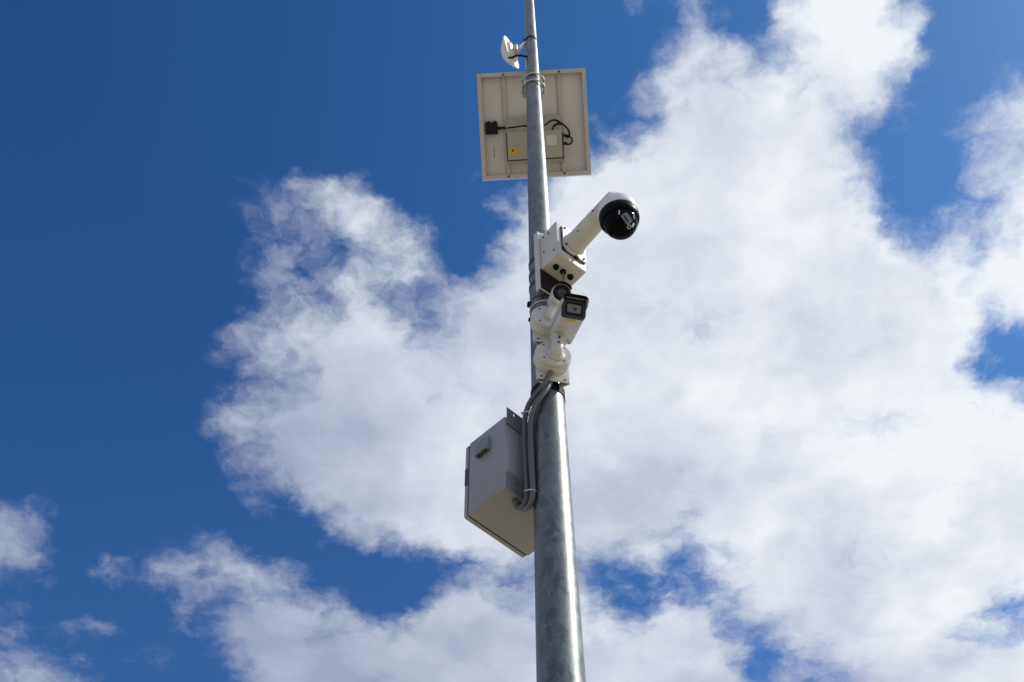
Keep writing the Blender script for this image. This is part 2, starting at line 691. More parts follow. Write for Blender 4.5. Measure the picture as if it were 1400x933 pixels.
def f(bm):                                # vent hood on the side, open below
    pts = []
    cy, cz, r = .190, .262, .032
    pts = [(cy + r, cz - .024)]
    for k in range(0, 13):
        a = R(180 * k / 12)
        pts.append((cy + r * math.cos(a), cz + .036 + r * math.sin(a) * .9))
    pts.append((cy - r, cz - .024))
    # a hood that swells out from the wall towards its open lower edge
    z0, z1 = cz - .024, cz + .065
    dep = lambda z: .005 + .015 * (1 - (z - z0) / (z1 - z0)) ** .8
    n = len(pts)
    mid = (cy, cz + .012)
    rings = [[bm.verts.new((X0 + .001, y, z)) for y, z in pts]]
    for sc_, dk in ((1.0, .45), (.95, .85), (.86, 1.0)):
        rings.append([bm.verts.new((X0 - dep(z) * dk, mid[0] + (y - mid[0]) * sc_, (mid[1] + (z - mid[1]) * sc_) if z > z0 + .001 else z)) for y, z in pts])
    for A, B in zip(rings, rings[1:]):
        for k in range(n):
            bm.faces.new((A[k], A[(k + 1) % n], B[(k + 1) % n], B[k]))
    bm.faces.new(rings[-1])
hood = part('vent_hood', M_VENT, cab, f)


part('vent_flange', M_VENT, hood, lambda bm: lathe(bm, [(.036, 0), (.036, .003), (.034, .0045), (0, .0045)], 36, align((X0 + .0005, .190, .272), (-1, 0, 0))))


def f(bm):
    box(bm, X0 - .0165, X0 - .002, .165, .215, .2366, .2398)
part('vent_slot', M_DARKSTEEL, hood, f)


def tab_mesh(bm, x0, x1, z0, z1, slots, y0=.0815, y1=.0845):
    """a bent steel tab with real slots cut through it"""
    zs = sorted({z0, z1, *[s[2] for s in slots], *[s[3] for s in slots]})
    xs = sorted({x0, x1, *[s[0] for s in slots], *[s[1] for s in slots]})
    for i in range(len(xs) - 1):
        for j in range(len(zs) - 1):
            cx, cz = (xs[i] + xs[i + 1]) / 2, (zs[j] + zs[j + 1]) / 2
            if any(s[0] < cx < s[1] and s[2] < cz < s[3] for s in slots):
                continue
            box(bm, xs[i], xs[i + 1], y0, y1, zs[j], zs[j + 1])
    bmesh.ops.remove_doubles(bm, verts=bm.verts, dist=1e-5)


part('mounting_tab', M_TAB, cab, lambda bm: tab_mesh(bm, -.124, .124, .318, .402, [(-.094, -.087, .376, .394), (-.050, -.043, .376, .394), (.085, .092, .376, .394)]))
part('mounting_tab', M_TAB, cab, lambda bm: tab_mesh(bm, -.124, .124, -.008, .078, [(-.082, -.076, .030, .052), (.085, .092, .030, .052)]))


for z in (.372, .035):
    part('standoff', M_TAB, cab, lambda bm: box(bm, -.03, .03, .030, .081, z - .02, z + .02, .002))


for x in (-.07, .0, .07):
    for z in (.12, .24):
        part('rivet', M_CAB, cab, lambda bm: cyl(bm, (x, YB + .001, z), (x, YB - .002, z), .003, seg=10))

# black band on the pole that paints in the shade under the lower camera bracket
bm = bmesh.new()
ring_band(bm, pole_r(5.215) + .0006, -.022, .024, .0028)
sl = obj('pole_shade_band', bm, M_RUBBER)
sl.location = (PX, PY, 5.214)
tag(sl, 'black band round the pole standing in for the shade right under the lower camera bracket', 'shade_band')

# ------------------------------------------------------------------ bullet cameras and their junction boxes
def bracket_mount(name, label, z, yaw):
    """pole bracket plate + round junction box; local -y points out from the pole"""
    t = thing(name, label, 'junction box', (PX, PY, z), yaw, 'white pole brackets with round junction boxes')
    r = pole_r(z)

    def plate(bm):
        # folded sheet: front plate with side wings running back to the pole, open below
        box(bm, -.060, .060, -.0835, -.0795, 0, .165, .0012)
        for s in (-1, 1):
            a = Vector((s * .0600, -.0800, 0))
            b = Vector((s * .030, -math.sqrt(max(r * r - .03 ** 2, 0)) - .004, 0))
            d = (b - a).normalized()
            nrm = Vector((-d.y, d.x, 0)) * .0022
            q = [a - nrm, b - nrm, b + nrm, a + nrm]
            prism(bm, [(v.x, v.y) for v in q], 0.0005, .1645)
    p = part('pole_bracket', M_WHITE, t, plate)
    for x, zz in ((-.043, .014), (.043, .014), (-.043, .150), (.043, .150)):
        part('screw', M_DARKSTEEL, p, lambda bm: cyl(bm, (x, -.083, zz), (x, -.0865, zz), .0035, seg=12))

    def drum(bm):
        lathe(bm, [(.066, 0), (.067, .003), (.067, .030), (.0665, .031), (.0665, .033), (.067, .034), (.067, .042), (.063, .0475), (.03, .049), (0, .049)], 56,
              align((-.006, -.0838, .098), (0, -1, 0)))
    jb = part('junction_drum', M_WHITE, t, drum)
    for k in range(4):
        a = R(45 + 90 * k)
        x, zz = -.006 + .052 * math.cos(a), .098 + .052 * math.sin(a)
        part('screw', M_DARKSTEEL, jb, lambda bm: cyl(bm, (x, -.1300, zz), (x, -.1338, zz), .0034, seg=12))
    return t


Z1, Z2 = 5.210, 5.432
YAW1, YAW2 = R(13), R(9)
mt1 = bracket_mount('camera_bracket', 'white pole bracket with round junction box under the lower bullet camera', Z1, YAW1)
mt2 = bracket_mount('camera_bracket', 'white pole bracket and junction box half hidden behind the lower bullet camera', Z2, YAW2)
# a grey gland and cable come out of the lower bracket
part('cable_gland', M_TAB, mt1, lambda bm: (cyl(bm, (-.004, -.083, .050), (-.004, -.098, .050), .0085, seg=18, ch=.001)))

# --- lower bullet camera: square housing with sun hood
b1 = thing('bullet_camera', 'square white bullet camera with black front and sun hood, tilted down', 'security camera', (PX, PY, Z1), YAW1,
           'security cameras on the pole')
FB = Vector((.030, -.280, 5.333 - Z1))          # front, bottom centre of the housing
T1 = R(25.3)
fwd = Vector((0, -math.cos(T1), -math.sin(T1)))
upv = Vector((0, -math.sin(T1), math.cos(T1)))
W_, H_, L_ = .086, .074, .205
BX = Matrix.Translation(FB) @ Matrix(((1, 0, 0, 0), (0, -fwd.y, upv.y, 0), (0, -fwd.z, upv.z, 0), (0, 0, 0, 1)))
# BX: local x across, local y backwards along the housing, local z up


def xz(m, y):      # outline drawn in (x, z), extruded backwards along y from y
    return m @ Matrix(((1, 0, 0, 0), (0, 0, 1, y), (0, 1, 0, 0), (0, 0, 0, 1)))


def f(bm):
    prism(bm, rrect(W_, H_, .012, 5, 0, H_ / 2), .012, L_, xz(BX, 0), bev=.004)
part('housing', M_WHITE, b1, f)


def f(bm):
    prism(bm, rrect(W_ + .001, H_ + .001, .012, 5, 0, H_ / 2), 0, .0118, xz(BX, 0), bev=.0)
bz = part('front_bezel', M_BEZEL, b1, f)


def f(bm):                                  # raised rectangular frame round the window
    o = rrect(.062, .047, .004, 3, 0, H_ / 2 - .003)
    i = rrect(.051, .036, .002, 3, 0, H_ / 2 - .003)
    mm = xz(BX, 0)
    for a, b in (((0, -.0035), (0, .001)),):
        rings = []
        for pts, y in ((o, .001), (o, -.0035), (i, -.0035), (i, .0005)):
            rings.append([bm.verts.new(mm @ Vector((x, z, y))) for x, z in pts])
        for A, B in zip(rings, rings[1:]):
            n = len(A)
            for k in range(n):
                bm.faces.new((A[k], A[(k + 1) % n], B[(k + 1) % n], B[k]))
part('window_frame', M_RUBBER, bz, f)


def f(bm):
    prism(bm, rrect(.0512, .0362, .002, 3, 0, H_ / 2 - .003), -.0012, .0006, xz(BX, 0))
part('window', M_GLASS, bz, f)


def f(bm):
    lathe(bm, [(.006, 0), (.006, .0006), (.004, .0009), (0, .0010)], 28, align(BX @ Vector((.003, -.0012, H_ / 2 - .003)), -(BX.to_3x3().col[1])))
part('lens', M_LENS, bz, f)


def f(bm):                                  # sun hood: a thin shell over the top, lipping past the front
    o, i = [], []
    hw, r = W_ / 2 + .0034, .015
    top = H_ + .009
    prof = [(-hw, H_ * .60), (-hw, top - r)]
    for k in range(1, 7):
        a = R(180 - 90 * k / 6)
        prof.append((-hw + r + r * math.cos(a), top - r + r * math.sin(a)))
    prof += [(-x, z) for x, z in prof[::-1]]
    inn = []
    t = .0026
    for x, z in prof:
        inn.append((x * (hw - t) / hw, z - t if z > top - r else z))
    rings = []
    for pts, y in ((prof, -.0185), (prof, L_ * .93), (inn, L_ * .93), (inn, -.0185)):
        rings.append([bm.verts.new(BX @ Vector((x, y, z))) for x, z in pts])
    for q in range(4):
        A, B = rings[q], rings[(q + 1) % 4]
        for k in range(len(A) - 1):
            bm.faces.new((A[k], A[k + 1], B[k + 1], B[k]))
    for e in (0, -1):
        bm.faces.new([rg[e] for rg in rings])
part('sun_hood', M_WHITE, b1, f)


def f(bm):                                  # black rim along the front edge of the hood
    hw, r, top = W_ / 2 + .0040, .0155, H_ + .0098
    prof = [(-hw, H_ * .80), (-hw, top - r)]
    for k in range(1, 7):
        a = R(180 - 90 * k / 6)
        prof.append((-hw + r + r * math.cos(a), top - r + r * math.sin(a)))
    prof += [(-x, z) for x, z in prof[::-1]]
    inn = [(x * (hw - .0025) / hw, z - .0045 if z > top - r else z) for x, z in prof]
    rings = [[bm.verts.new(BX @ Vector((x, y, z))) for x, z in pts] for pts, y in ((prof, -.019), (prof, -.008), (inn, -.008), (inn, -.019))]
    for q in range(4):
        A, B = rings[q], rings[(q + 1) % 4]
        for k in range(len(A) - 1):
            bm.faces.new((A[k], A[k + 1], B[k + 1], B[k]))
    for e in (0, -1):
        bm.faces.new([rg[e] for rg in rings])
part('hood_rim', M_RUBBER, b1, f)


def f(bm):                                  # black underside of the hood at the front
    box(bm, -W_ / 2 + .006, W_ / 2 - .006, -.015, .010, H_ + .0022, H_ + .0060, .0012, 1, BX)
    prism(bm, [(-.040, H_ - .0035), (-.040, H_ - .0005), (.040, H_ - .0005), (.040, H_ - .0035)], -.004, -.0005, xz(BX, 0))
part('hood_lining', M_RUBBER, b1, f)
part('trim_or_glint', M_WHITE, b1, lambda bm: box(bm, -W_ / 2 + .010, W_ / 2 - .010, -.006, .004, H_ + .0004, H_ + .0016, 0, 1, BX))
part('sticker', M_YELLOW, b1, lambda bm: box(bm, -.022, .012, .016, .030, -.0012, .0006, 0, 1, BX))


for x, y in ((-.030, L_ - .012), (.030, L_ - .012), (.022, L_ - .03)):
    part('screw', M_DARKSTEEL, b1, lambda bm: cyl(bm, BX @ Vector((x, y, .001)), BX @ Vector((x, y, -.0018)), .0032, seg=12))


def f(bm):                                  # elbow from the junction box up to the housing
    tube(bm, [(.000, -.126, .082), (.000, -.142, .086), (.002, -.150, .105), (.005, -.147, .140), (.007, -.144, .178)], .0225, 28, 8)
    lathe(bm, [(.032, 0), (.032, .005), (.026, .008)], 32, align((.000, -.1325, .086), (0, -1, 0)))
arm1 = part('swivel_arm', M_WHITE, b1, f)
for x, zz in ((.006, .142), (.002, .108)):
    part('screw', M_DARKSTEEL, arm1, lambda bm: cyl(bm, (x, -.170, zz), (x, -.1765, zz), .004, seg=12))

# --- upper bullet camera: round housing, half hidden
b2 = thing('bullet_camera', 'round white bullet camera with dark lens face, half hidden behind the square one', 'security camera', (PX, PY, Z2), YAW2,
           'security cameras on the pole')
v = sky_dir(768, 400.5)
P2 = EYE + v * (2.800 / v.y)
loc2 = Matrix.Rotation(-YAW2, 3, 'Z') @ (P2 - Vector((PX, PY, Z2)))
dirw = Vector((math.sin(R(10)) * math.cos(R(30)), -math.cos(R(10)) * math.cos(R(30)), -math.sin(R(30))))
dirl = Matrix.Rotation(-YAW2, 3, 'Z') @ dirw
A2 = align(loc2, -dirl, up=(0, 0, 1))                # local +z backwards along the body


def f(bm):
    lathe(bm, [(.0365, .000), (.0380, .002), (.0380, .085), (.035, .108), (.025, .114), (0, .114)], 40, A2)
part('housing', M_WHITE, b2, f)
fr = part('lens_ring', M_RUBBER, b2, lambda bm: lathe(bm, [(.019, .001), (.019, -.004), (.029, -.006), (.0325, -.003), (.0330, -.0003), (.019, -.0003)], 40, A2, cap=False))
part('lens', M_LENSFACE, fr, lambda bm: lathe(bm, [(.0191, -.001), (.013, -.003), (.006, -.004), (0, -.004)], 32, A2))


def f(bm):                                           # short black hood
    n = 14
    rings = []
    for rr, z in ((.0405, -.014), (.0405, .06), (.0385, .06), (.0385, -.014)):
        rings.append([bm.verts.new(A2 @ Vector((rr * math.cos(R(28 + 125 * k / n)), rr * math.sin(R(28 + 125 * k / n)), z))) for k in range(n + 1)])
    for q in range(4):
        A, B = rings[q], rings[(q + 1) % 4]
        for k in range(n):
            bm.faces.new((A[k], A[k + 1], B[k + 1], B[k]))
    for e in (0, -1):
        bm.faces.new([rg[e] for rg in rings])
part('sun_hood', M_RUBBER, b2, f)
p = A2 @ Vector((-.008, -.0330, .058))


def f(bm):
    rings = []
    for rr, z in ((.0385, .042), (.0385, .058)):
        rings.append([bm.verts.new(A2 @ Vector((rr * math.cos(R(285 + 32 * k / 6)), rr * math.sin(R(285 + 32 * k / 6)), z))) for k in range(7)])
    inner = [[bm.verts.new(A2 @ Vector((.0379 * math.cos(R(285 + 32 * k / 6)), .0379 * math.sin(R(285 + 32 * k / 6)), z))) for k in range(7)] for z in (.042, .058)]
    for k in range(6):
        bm.faces.new((rings[0][k], rings[0][k + 1], rings[1][k + 1], rings[1][k]))
        bm.faces.new((inner[0][k], inner[1][k], inner[1][k + 1], inner[0][k + 1]))
        bm.faces.new((rings[0][k], inner[0][k], inner[0][k + 1], rings[0][k + 1]))
        bm.faces.new((rings[1][k], rings[1][k + 1], inner[1][k + 1], inner[1][k]))
part('sticker', M_YELLOW, b2, f)


def f(bm):
    e = A2 @ Vector((0, 0, .080))
    tube(bm, [(-.006, -.130, .086), (-.004, -.146, .092), (e.x * .5, (e.y - .15) * .5, (.1 + e.z) * .5), tuple(e)], .018, 20, 8)
part('swivel_arm', M_WHITE, b2, f)

# ------------------------------------------------------------------ dome camera
YP = R(40)
ZP = 5.72
pz = thing('dome_camera', 'white pan tilt camera with glossy black dome hanging from a long arm', 'security camera', (PX, PY, ZP), YP,
           'security cameras on the pole')


def zz(z):
    return z - ZP


def f(bm):
    box(bm, -.078, .080, -.070, -.066, zz(5.752), zz(6.155), .001)
    for x in (-.078, .076):
        box(bm, x, x + .004, -.0662, -.046, zz(5.752), zz(6.155))
mp_ = part('mounting_plate', M_WHITE, pz, f)
for x, z in ((-.062, 6.135), (.062, 6.135)):
    part('bolt', M_CHROME, mp_, lambda bm: (cyl(bm, (x, -.070, zz(z)), (x, -.078, zz(z)), .0075, seg=6), cyl(bm, (x, -.078, zz(z)), (x, -.083, zz(z)), .004, seg=12)))
part('black_plate', M_RUBBER, pz, lambda bm: box(bm, -.0735, .0755, -.0745, -.0703, zz(5.756), zz(5.883), .001))  # plain black plate over the mounting plate, below the junction box


def f(bm):
    box(bm, -.068, .080, -.172, -.0702, zz(5.885), zz(6.118), .005, 3)
jb = part('junction_box', M_WHITE, pz, f)


for y, z in ((-.092, 6.09), (-.092, 5.985), (-.125, 6.08), (-.150, 5.93)):
    part('screw', M_DARKSTEEL, jb, lambda bm: cyl(bm, (-.067, y, zz(z)), (-.0705, y, zz(z)), .0042, seg=12))
for lat in (-.032, .005, .043):
    gl = part('cable_gland', M_RUBBER, jb, lambda bm: lathe(bm, [(.0125, 0), (.0125, .004), (.0105, .006), (.0105, .013), (.006, .014), (.006, .006), (0, .006)], 24, align((lat, -.118, zz(5.8855)), (0, 0, -1))))


def f(bm):
    box(bm, -.046, .072, -.1765, -.1715, zz(5.928), zz(6.094))
part('gasket', M_RUBBER, pz, f)


def f(bm):
    pts = [(-.044, zz(5.950)), (-.044, zz(6.090)), (-.036, zz(6.098)), (.064, zz(6.098)), (.072, zz(6.090)), (.072, zz(5.938)), (.064, zz(5.930)), (-.024, zz(5.930))]
    prism(bm, pts, -.184, -.1767, Matrix(((1, 0, 0, 0), (0, 0, 1, 0), (0, 1, 0, 0), (0, 0, 0, 1))))
ap = part('arm_flange', M_WHITE, pz, f)
for x, z in ((-.033, 6.083), (-.033, 5.962), (.060, 5.946), (.060, 6.083)):
    part('bolt', M_DARKSTEEL, ap, lambda bm: (cyl(bm, (x, -.184, zz(z)), (x, -.190, zz(z)), .0052, seg=6)))
part('gland_plug', M_RUBBER, ap, lambda bm: cyl(bm, (.022, -.1765, zz(5.926)), (.022, -.188, zz(5.926)), .0085, seg=16))
AX0, AX1 = Vector((.012, -.184, zz(6.005))), Vector((.004, -.452, zz(6.014)))


def f(bm):
    d = AX1 - AX0
    prof = [(.053, 0), (.050, .004), (.046, .014), (.0435, .03), (.0405, d.length - .022), (.039, d.length - .010), (.034, d.length - .003), (.024, d.length), (0, d.length + .001)]
    lathe(bm, prof, 44, align(AX0, d, up=(0, 0, 1)))
arm = part('arm', M_WHITE, pz, f)


for t, a in ((.25, 210), (.62, 190), (.86, 215)):
    c = AX0.lerp(AX1, t)
    n = Vector((math.cos(R(a)), 0, math.sin(R(a))))
    part('screw', M_DARKSTEEL, arm, lambda bm: cyl(bm, c + n * .0395, c + n * .0440, .004, seg=12))
DC = Vector((.004, -.444, 0))
ZR = zz(5.888)                                       # rim height
TM = Matrix.Translation(DC + Vector((0, 0, ZR))) @ Matrix.Rotation(R(-6), 4, 'Y') @ Matrix.Translation((0, 0, -ZR))   # hangs a little askew


def f(bm):
    lathe(bm, [(.0765, ZR), (.0778, ZR + .003), (.0775, ZR + .030), (.0755, ZR + .042), (.069, ZR + .056), (.058, ZR + .070), (.047, ZR + .088), (.036, ZR + .11), (0, ZR + .112)], 56,
          TM)
part('housing', M_WHITE2, pz, f)


def f(bm):
    lathe(bm, [(.0755, ZR + .001), (.0772, ZR - .003), (.0772, ZR - .026), (.0745, ZR - .036), (.070, ZR - .042), (.060, ZR - .042)], 56, TM, cap=True)
dr = part('dome_ring', M_RING, pz, f)


def f(bm):
    prof = []
    for k in range(0, 15):
        a = R(90 * k / 14)
        prof.append(((.0655 * math.cos(a)) if k < 14 else 0, ZR - .044 - .0655 * math.sin(a) * 1.05))
    lathe(bm, prof, 56, TM, cap=False)
db = part('dome', M_DOME, pz, f)
# the lens module shows through the dome at the right: window and lens, with highlights put in as chrome pieces
DW = Matrix.Translation((PX, PY, ZP)) @ Matrix.Rotation(YP, 4, 'Z')
DCC = TM @ Vector((0, 0, ZR - .044))


def dome_frame(px, py, spin):
    vn = sky_dir(px, py).normalized()
    oc = EYE - DW @ DCC
    bq = oc.dot(vn)
    dq = bq * bq - (oc.dot(oc) - .0660 ** 2)
    hl = DW.inverted() @ (EYE + vn * (-bq - math.sqrt(max(dq, 0))))
    return align(hl, hl - DCC, up=(0, 0, 1)) @ Matrix.Rotation(R(spin), 4, 'Z')


LM = dome_frame(857, 299, 52)
win = part('lens_window', M_WINDOW, db, lambda bm: prism(bm, rrect(.030, .044, .008, 4), -.012, .0022, LM, bev=.002))
part('window_bar', M_BLACK, win, lambda bm: prism(bm, rrect(.006, .030, .002, 3, -.004, .002), .0016, .0030, LM))
part('lens_ring', M_CHROME, db, lambda bm: lathe(bm, [(.0085, -.004), (.0085, .0040), (.0060, .0046), (.0056, .003)], 28, dome_frame(859.5, 310, 0), cap=False))
part('lens', M_LENS, db, lambda bm: lathe(bm, [(.0060, -.002), (.0060, .002), (.004, .0032), (0, .0036)], 24, dome_frame(859.5, 310, 0)))
part('glint_plate', M_CHROME, db, lambda bm: prism(bm, rrect(.010, .018, .004, 4), -.008, .0020, dome_frame(865, 308, 30), bev=.0015))
part('trim_or_glint', M_CHROME, db, lambda bm: prism(bm, rrect(.0045, .020, .002, 3), -.008, .0014, dome_frame(846.5, 291, -5)))  # chrome strips standing in for bright streaks on the dome
part('trim_or_glint', M_CHROME, db, lambda bm: prism(bm, rrect(.003, .026, .0014, 3), -.008, .0012, dome_frame(866.5, 296, 18)))

# cable from the middle gland down behind the bullet cameras
bm = bmesh.new()
Mz = Matrix.Translation((PX, PY, ZP)) @ Matrix.Rotation(YP, 4, 'Z')
tube(bm, [Mz @ Vector(p) for p in ((.005, -.118, zz(5.876)), (.005, -.118, zz(5.84)), (-.002, -.112, zz(5.79)), (-.012, -.095, zz(5.74)), (-.02, -.075, zz(5.66)))], .0042, 10, 8)
tag(obj('camera_cable', bm, M_COND), 'grey cable dropping from the middle gland under the white junction box', 'cable')

# ------------------------------------------------------------------ bands and ties round the upper pole
for z, hh, m, lab in ((6.050, .011, M_DARKSTEEL, 'topmost dark strap round the pole beside the white junction box'),
                      (5.965, .011, M_DARKSTEEL, 'middle dark strap round the pole beside the white junction box'),
                      (5.885, .011, M_DARKSTEEL, 'lowest dark strap of the three beside the white junction box')):
    t = thing('pole_strap', lab, 'strap', (PX, PY, z), 0, 'dark straps round the pole')
    part('band', m, t, lambda bm: ring_band(bm, pole_r(z - hh) + .0006, -hh, hh, .002))
    part('buckle', m, t, lambda bm: box(bm, .02, .045, -pole_r(z) * .9 - .012, -pole_r(z) * .72, -.008, .008, .001))
for z, a, lab in ((5.775, 188, 'thin steel clamp with a black screw block left of the pole, below the straps'),
                  (5.672, 190, 'thin steel clamp with a small screw block above the half hidden bracket')):
    t = thing('hose_clamp', lab, 'clamp', (PX, PY, z), R(a), 'hose clamps round the pole')
    part('band', M_DARKSTEEL, t, lambda bm: ring_band(bm, pole_r(z) + .0006, -.005, .005, .0015))
    k = .65 if z > 5.7 else .45
    part('screw_block', M_RUBBER, t, lambda bm: (box(bm, pole_r(z) + .001, pole_r(z) + .001 + .016 * k, -.014 * k, .014 * k, -.010 * k, .010 * k, .002),
                                                 cyl(bm, (pole_r(z) + .008 * k, -.022 * k, 0), (pole_r(z) + .008 * k, .022 * k, 0), .005 * k, seg=10)))


def zip_tie(z, lab, r_extra=.001, hh=.0035):
    bm = bmesh.new()
    ring_band(bm, pole_r(z) + r_extra, -hh, hh, .0014)
    o = obj('zip_tie', bm, M_TIE)
    o.location = (PX, PY, z)
    tag(o, lab, 'zip tie', 'pale zip ties')
    return o


zt = zip_tie(5.735, 'pale zip tie round the pole under the black screw block')
zt.rotation_euler = (0, R(-4), 0)

# ------------------------------------------------------------------ conduits
CB = Matrix.Translation((PX, PY, 4.728)) @ Matrix.Rotation(YC, 4, 'Z')


def at_y(px, py, y):
    v = sky_dir(px, py)
    return EYE + v * (y / v.y)


def at_z(px, py, z):
    v = sky_dir(px, py)
    return EYE + v * ((z - EYE.z) / v.z)


RC = .0098


def conduit(px_list, label):
    bm = bmesh.new()
    tube(bm, px_list, RC, 16, 8)
    return tag(obj('conduit', bm, M_COND), label, 'conduit', 'grey conduits strapped to the pole')


ca = [at_z(704, 684, 4.729), at_z(704.5, 688, 4.708), at_y(709, 694, 3.035), at_y(716, 691, 3.01), at_y(720.5, 680, 2.996), at_y(720.0, 660, 2.995), at_y(718.5, 630, 2.995),
      at_y(717, 600, 2.993), at_y(717.5, 575, 2.985), at_y(722, 556, 2.965), at_y(731, 541, 2.94), at_y(741, 529, 2.918), at_y(750, 514, 2.905), at_y(753.5, 509.5, 2.903)]
conduit(ca, 'outer grey conduit looping from the cabinet base up to the lower camera bracket')
cb_ = [at_z(711, 690, 4.729), at_z(712, 694, 4.706), at_y(718, 696, 3.01), at_y(725, 690, 2.975), at_y(728.5, 676, 2.962), at_y(728, 655, 2.962), at_y(726.5, 625, 2.962),
       at_y(725.3, 600, 2.960), at_y(725.5, 578, 2.955), at_y(729, 561, 2.945), at_y(737, 546, 2.93), at_y(746, 534, 2.925), at_y(752, 524, 2.93), at_y(754, 516, 2.935)]
conduit(cb_, 'inner grey conduit tight against the pole beside the cabinet')
for (pa, pb, lab) in (((717, 566), (726.8, 564), 'pale zip tie holding both conduits level with the cabinet top'),
                      ((720.5, 673), (728.5, 671), 'pale zip tie holding both conduits above the cabinet base'),):
    A = at_y(pa[0], pa[1], 2.985 if pa[1] < 600 else 2.996)
    B = at_y(pb[0], pb[1], 2.95 if pa[1] < 600 else 2.962)
    mid = (A + B) / 2
    e = (B - A)
    hw = e.length / 2
    e.normalize()
    n = Vector((0, 0, 1)).cross(e).normalized()
    up_ = e.cross(n)
    bm = bmesh.new()
    path = []
    for k in range(24):
        a = 2 * math.pi * k / 24
        path.append(mid + e * (math.copysign(hw, math.cos(a)) + (RC + .0012) * math.cos(a)) + n * (RC + .0012) * math.sin(a))
    pr = [p_ - up_ * .0022 for p_ in path]
    q_ = [p_ + up_ * .0022 for p_ in path]
    out = [[bm.verts.new(mid + (p_ - mid) * s) for p_ in lst] for lst, s in ((pr, 1), (pr, 1.06), (q_, 1.06), (q_, 1))]
    for i in range(4):
        X, Y = out[i], out[(i + 1) % 4]
        for k in range(24):
            bm.faces.new((X[k], X[(k + 1) % 24], Y[(k + 1) % 24], Y[k]))
    tag(obj('zip_tie', bm, M_TIE), lab, 'zip tie', 'pale zip ties')
bm = bmesh.new()
c0 = at_y(741.5, 524.5, 2.915)
dd = (at_y(744, 522, 2.91) - at_y(739, 529, 2.92)).normalized()
ring_band(bm, RC + .001, -.002, .002, .0015, 20)
bmesh.ops.transform(bm, matrix=align(c0, dd), verts=bm.verts)
tag(obj('zip_tie', bm, M_TIE), 'pale zip tie on the conduit under the lower camera bracket', 'zip tie', 'pale zip ties')

# ------------------------------------------------------------------ solar panel
S = 260.0
GAM = R(3.18)
p0 = at_y(726.5, 98.5, 3.06)
ax = V_RIGHT * math.cos(GAM) + V_UP * math.sin(GAM)
ay = -V_RIGHT * math.sin(GAM) + V_UP * math.cos(GAM)
az = V_BACK
PM = Matrix.Translation(p0) @ Matrix((ax, ay, az)).transposed().to_4x4()
sp = thing('solar_panel', 'square solar panel seen from its pale underside behind the pole', 'solar panel', None, mtx=PM)
PMI = PM.inverted()


def pp(px, py, h=0.0):
    """photograph pixel on the plane h above the back of the panel -> panel coordinates"""
    v = sky_dir(px, py)
    o = PMI @ EYE
    d = PMI.to_3x3() @ v
    t = (h - o.z) / d.z
    return o + d * t


tl, tr, br, bl = pp(652, 103), pp(800, 94.5), pp(808, 239), pp(659.5, 248)
px0, px1 = (tl.x + bl.x) / 2, (tr.x + br.x) / 2
py1, py0 = (tl.y + tr.y) / 2, (bl.y + br.y) / 2
FD = .030
part('back_sheet', M_SHEET, sp, lambda bm: box(bm, px0 + .002, px1 - .002, py0 + .002, py1 - .002, -.0045, 0))
part('glass_front', M_CELL, sp, lambda bm: box(bm, px0 + .002, px1 - .002, py0 + .002, py1 - .002, -.0085, -.0047))


FWD_ = .0022
for (x0, x1, y0, y1) in ((px0, px0 + FWD_, py0, py1), (px1 - FWD_, px1, py0, py1), (px0 + FWD_, px1 - FWD_, py0, py0 + FWD_), (px0 + FWD_, px1 - FWD_, py1 - FWD_, py1)):
    vertical = (y1 - y0) > .1

    def f(bm):
        box(bm, x0, x1, y0, y1, -.010, FD)
        w = .021
        if vertical:
            a, b = (x0, x0 + w) if x0 < 0 and x0 == px0 else (x1 - w, x1)
            box(bm, a + .0001, b - .0001, y0 + .0002, y1 - .0002, FD - .002, FD + .0003)
        else:
            a, b = (y0, y0 + w) if y0 == py0 else (y1 - w, y1)
            box(bm, px0 + .0213, px1 - .0213, a + .0001, b - .0001, FD - .0022, FD + .0001)
    part('frame_rail', M_FRAME, sp, f)
# two stiffening rails down the back
for (xa, xb) in ((689.5, 694.0), (765.5, 770.5)):
    a = pp(xa, 172, .02)
    b = pp(xb, 172, .02)

    def f(bm):
        box(bm, a.x, b.x, py0 + .003, py1 - .003, .0002, .014, .001, 1)
        box(bm, a.x - .010, a.x + .0002, py0 + .003, py1 - .003, .0002, .003)
    rail = part('stiffener', M_FRAME, sp, f)
    for yy in (py0 + .012, py1 - .012):
        part('bolt', M_DARKSTEEL, rail, lambda bm: cyl(bm, ((a.x + b.x) / 2, yy, .013), ((a.x + b.x) / 2, yy, FD + .004), .006, seg=6))
jc = pp(672, 175.5, .02)


def f(bm):
    box(bm, jc.x - .032, jc.x + .032, jc.y - .031, jc.y + .031, .0002, .026, .004, 2)
    box(bm, jc.x - .028, jc.x - .006, jc.y + .029, jc.y + .037, .003, .022, .002, 1)
    box(bm, jc.x + .010, jc.x + .028, jc.y + .029, jc.y + .037, .003, .022, .002, 1)
    box(bm, jc.x - .026, jc.x + .026, jc.y - .025, jc.y + .025, .0255, .0285, .0012, 1)
jbx = part('junction_box', M_BLACK, sp, f)


def f(bm):
    cyl(bm, (jc.x + .030, jc.y, .012), (jc.x + .052, jc.y - .002, .012), .009, .006, 14)
    tube(bm, [(jc.x + .045, jc.y - .002, .012), (jc.x + .075, jc.y + .002, .014), pp(690, 176, .026), pp(697, 175, .030), pp(706, 174, .030), pp(716, 172.5, .030), pp(728, 174, .033)], .0056, 10, 6)
part('cable', M_BLACK, sp, f)
q0, q1 = pp(666.5, 200, 0), pp(679, 219.5, 0)
part('label_sheet', M_LABEL, sp, lambda bm: box(bm, q0.x, q1.x, q1.y, q0.y, .0002, .0008))


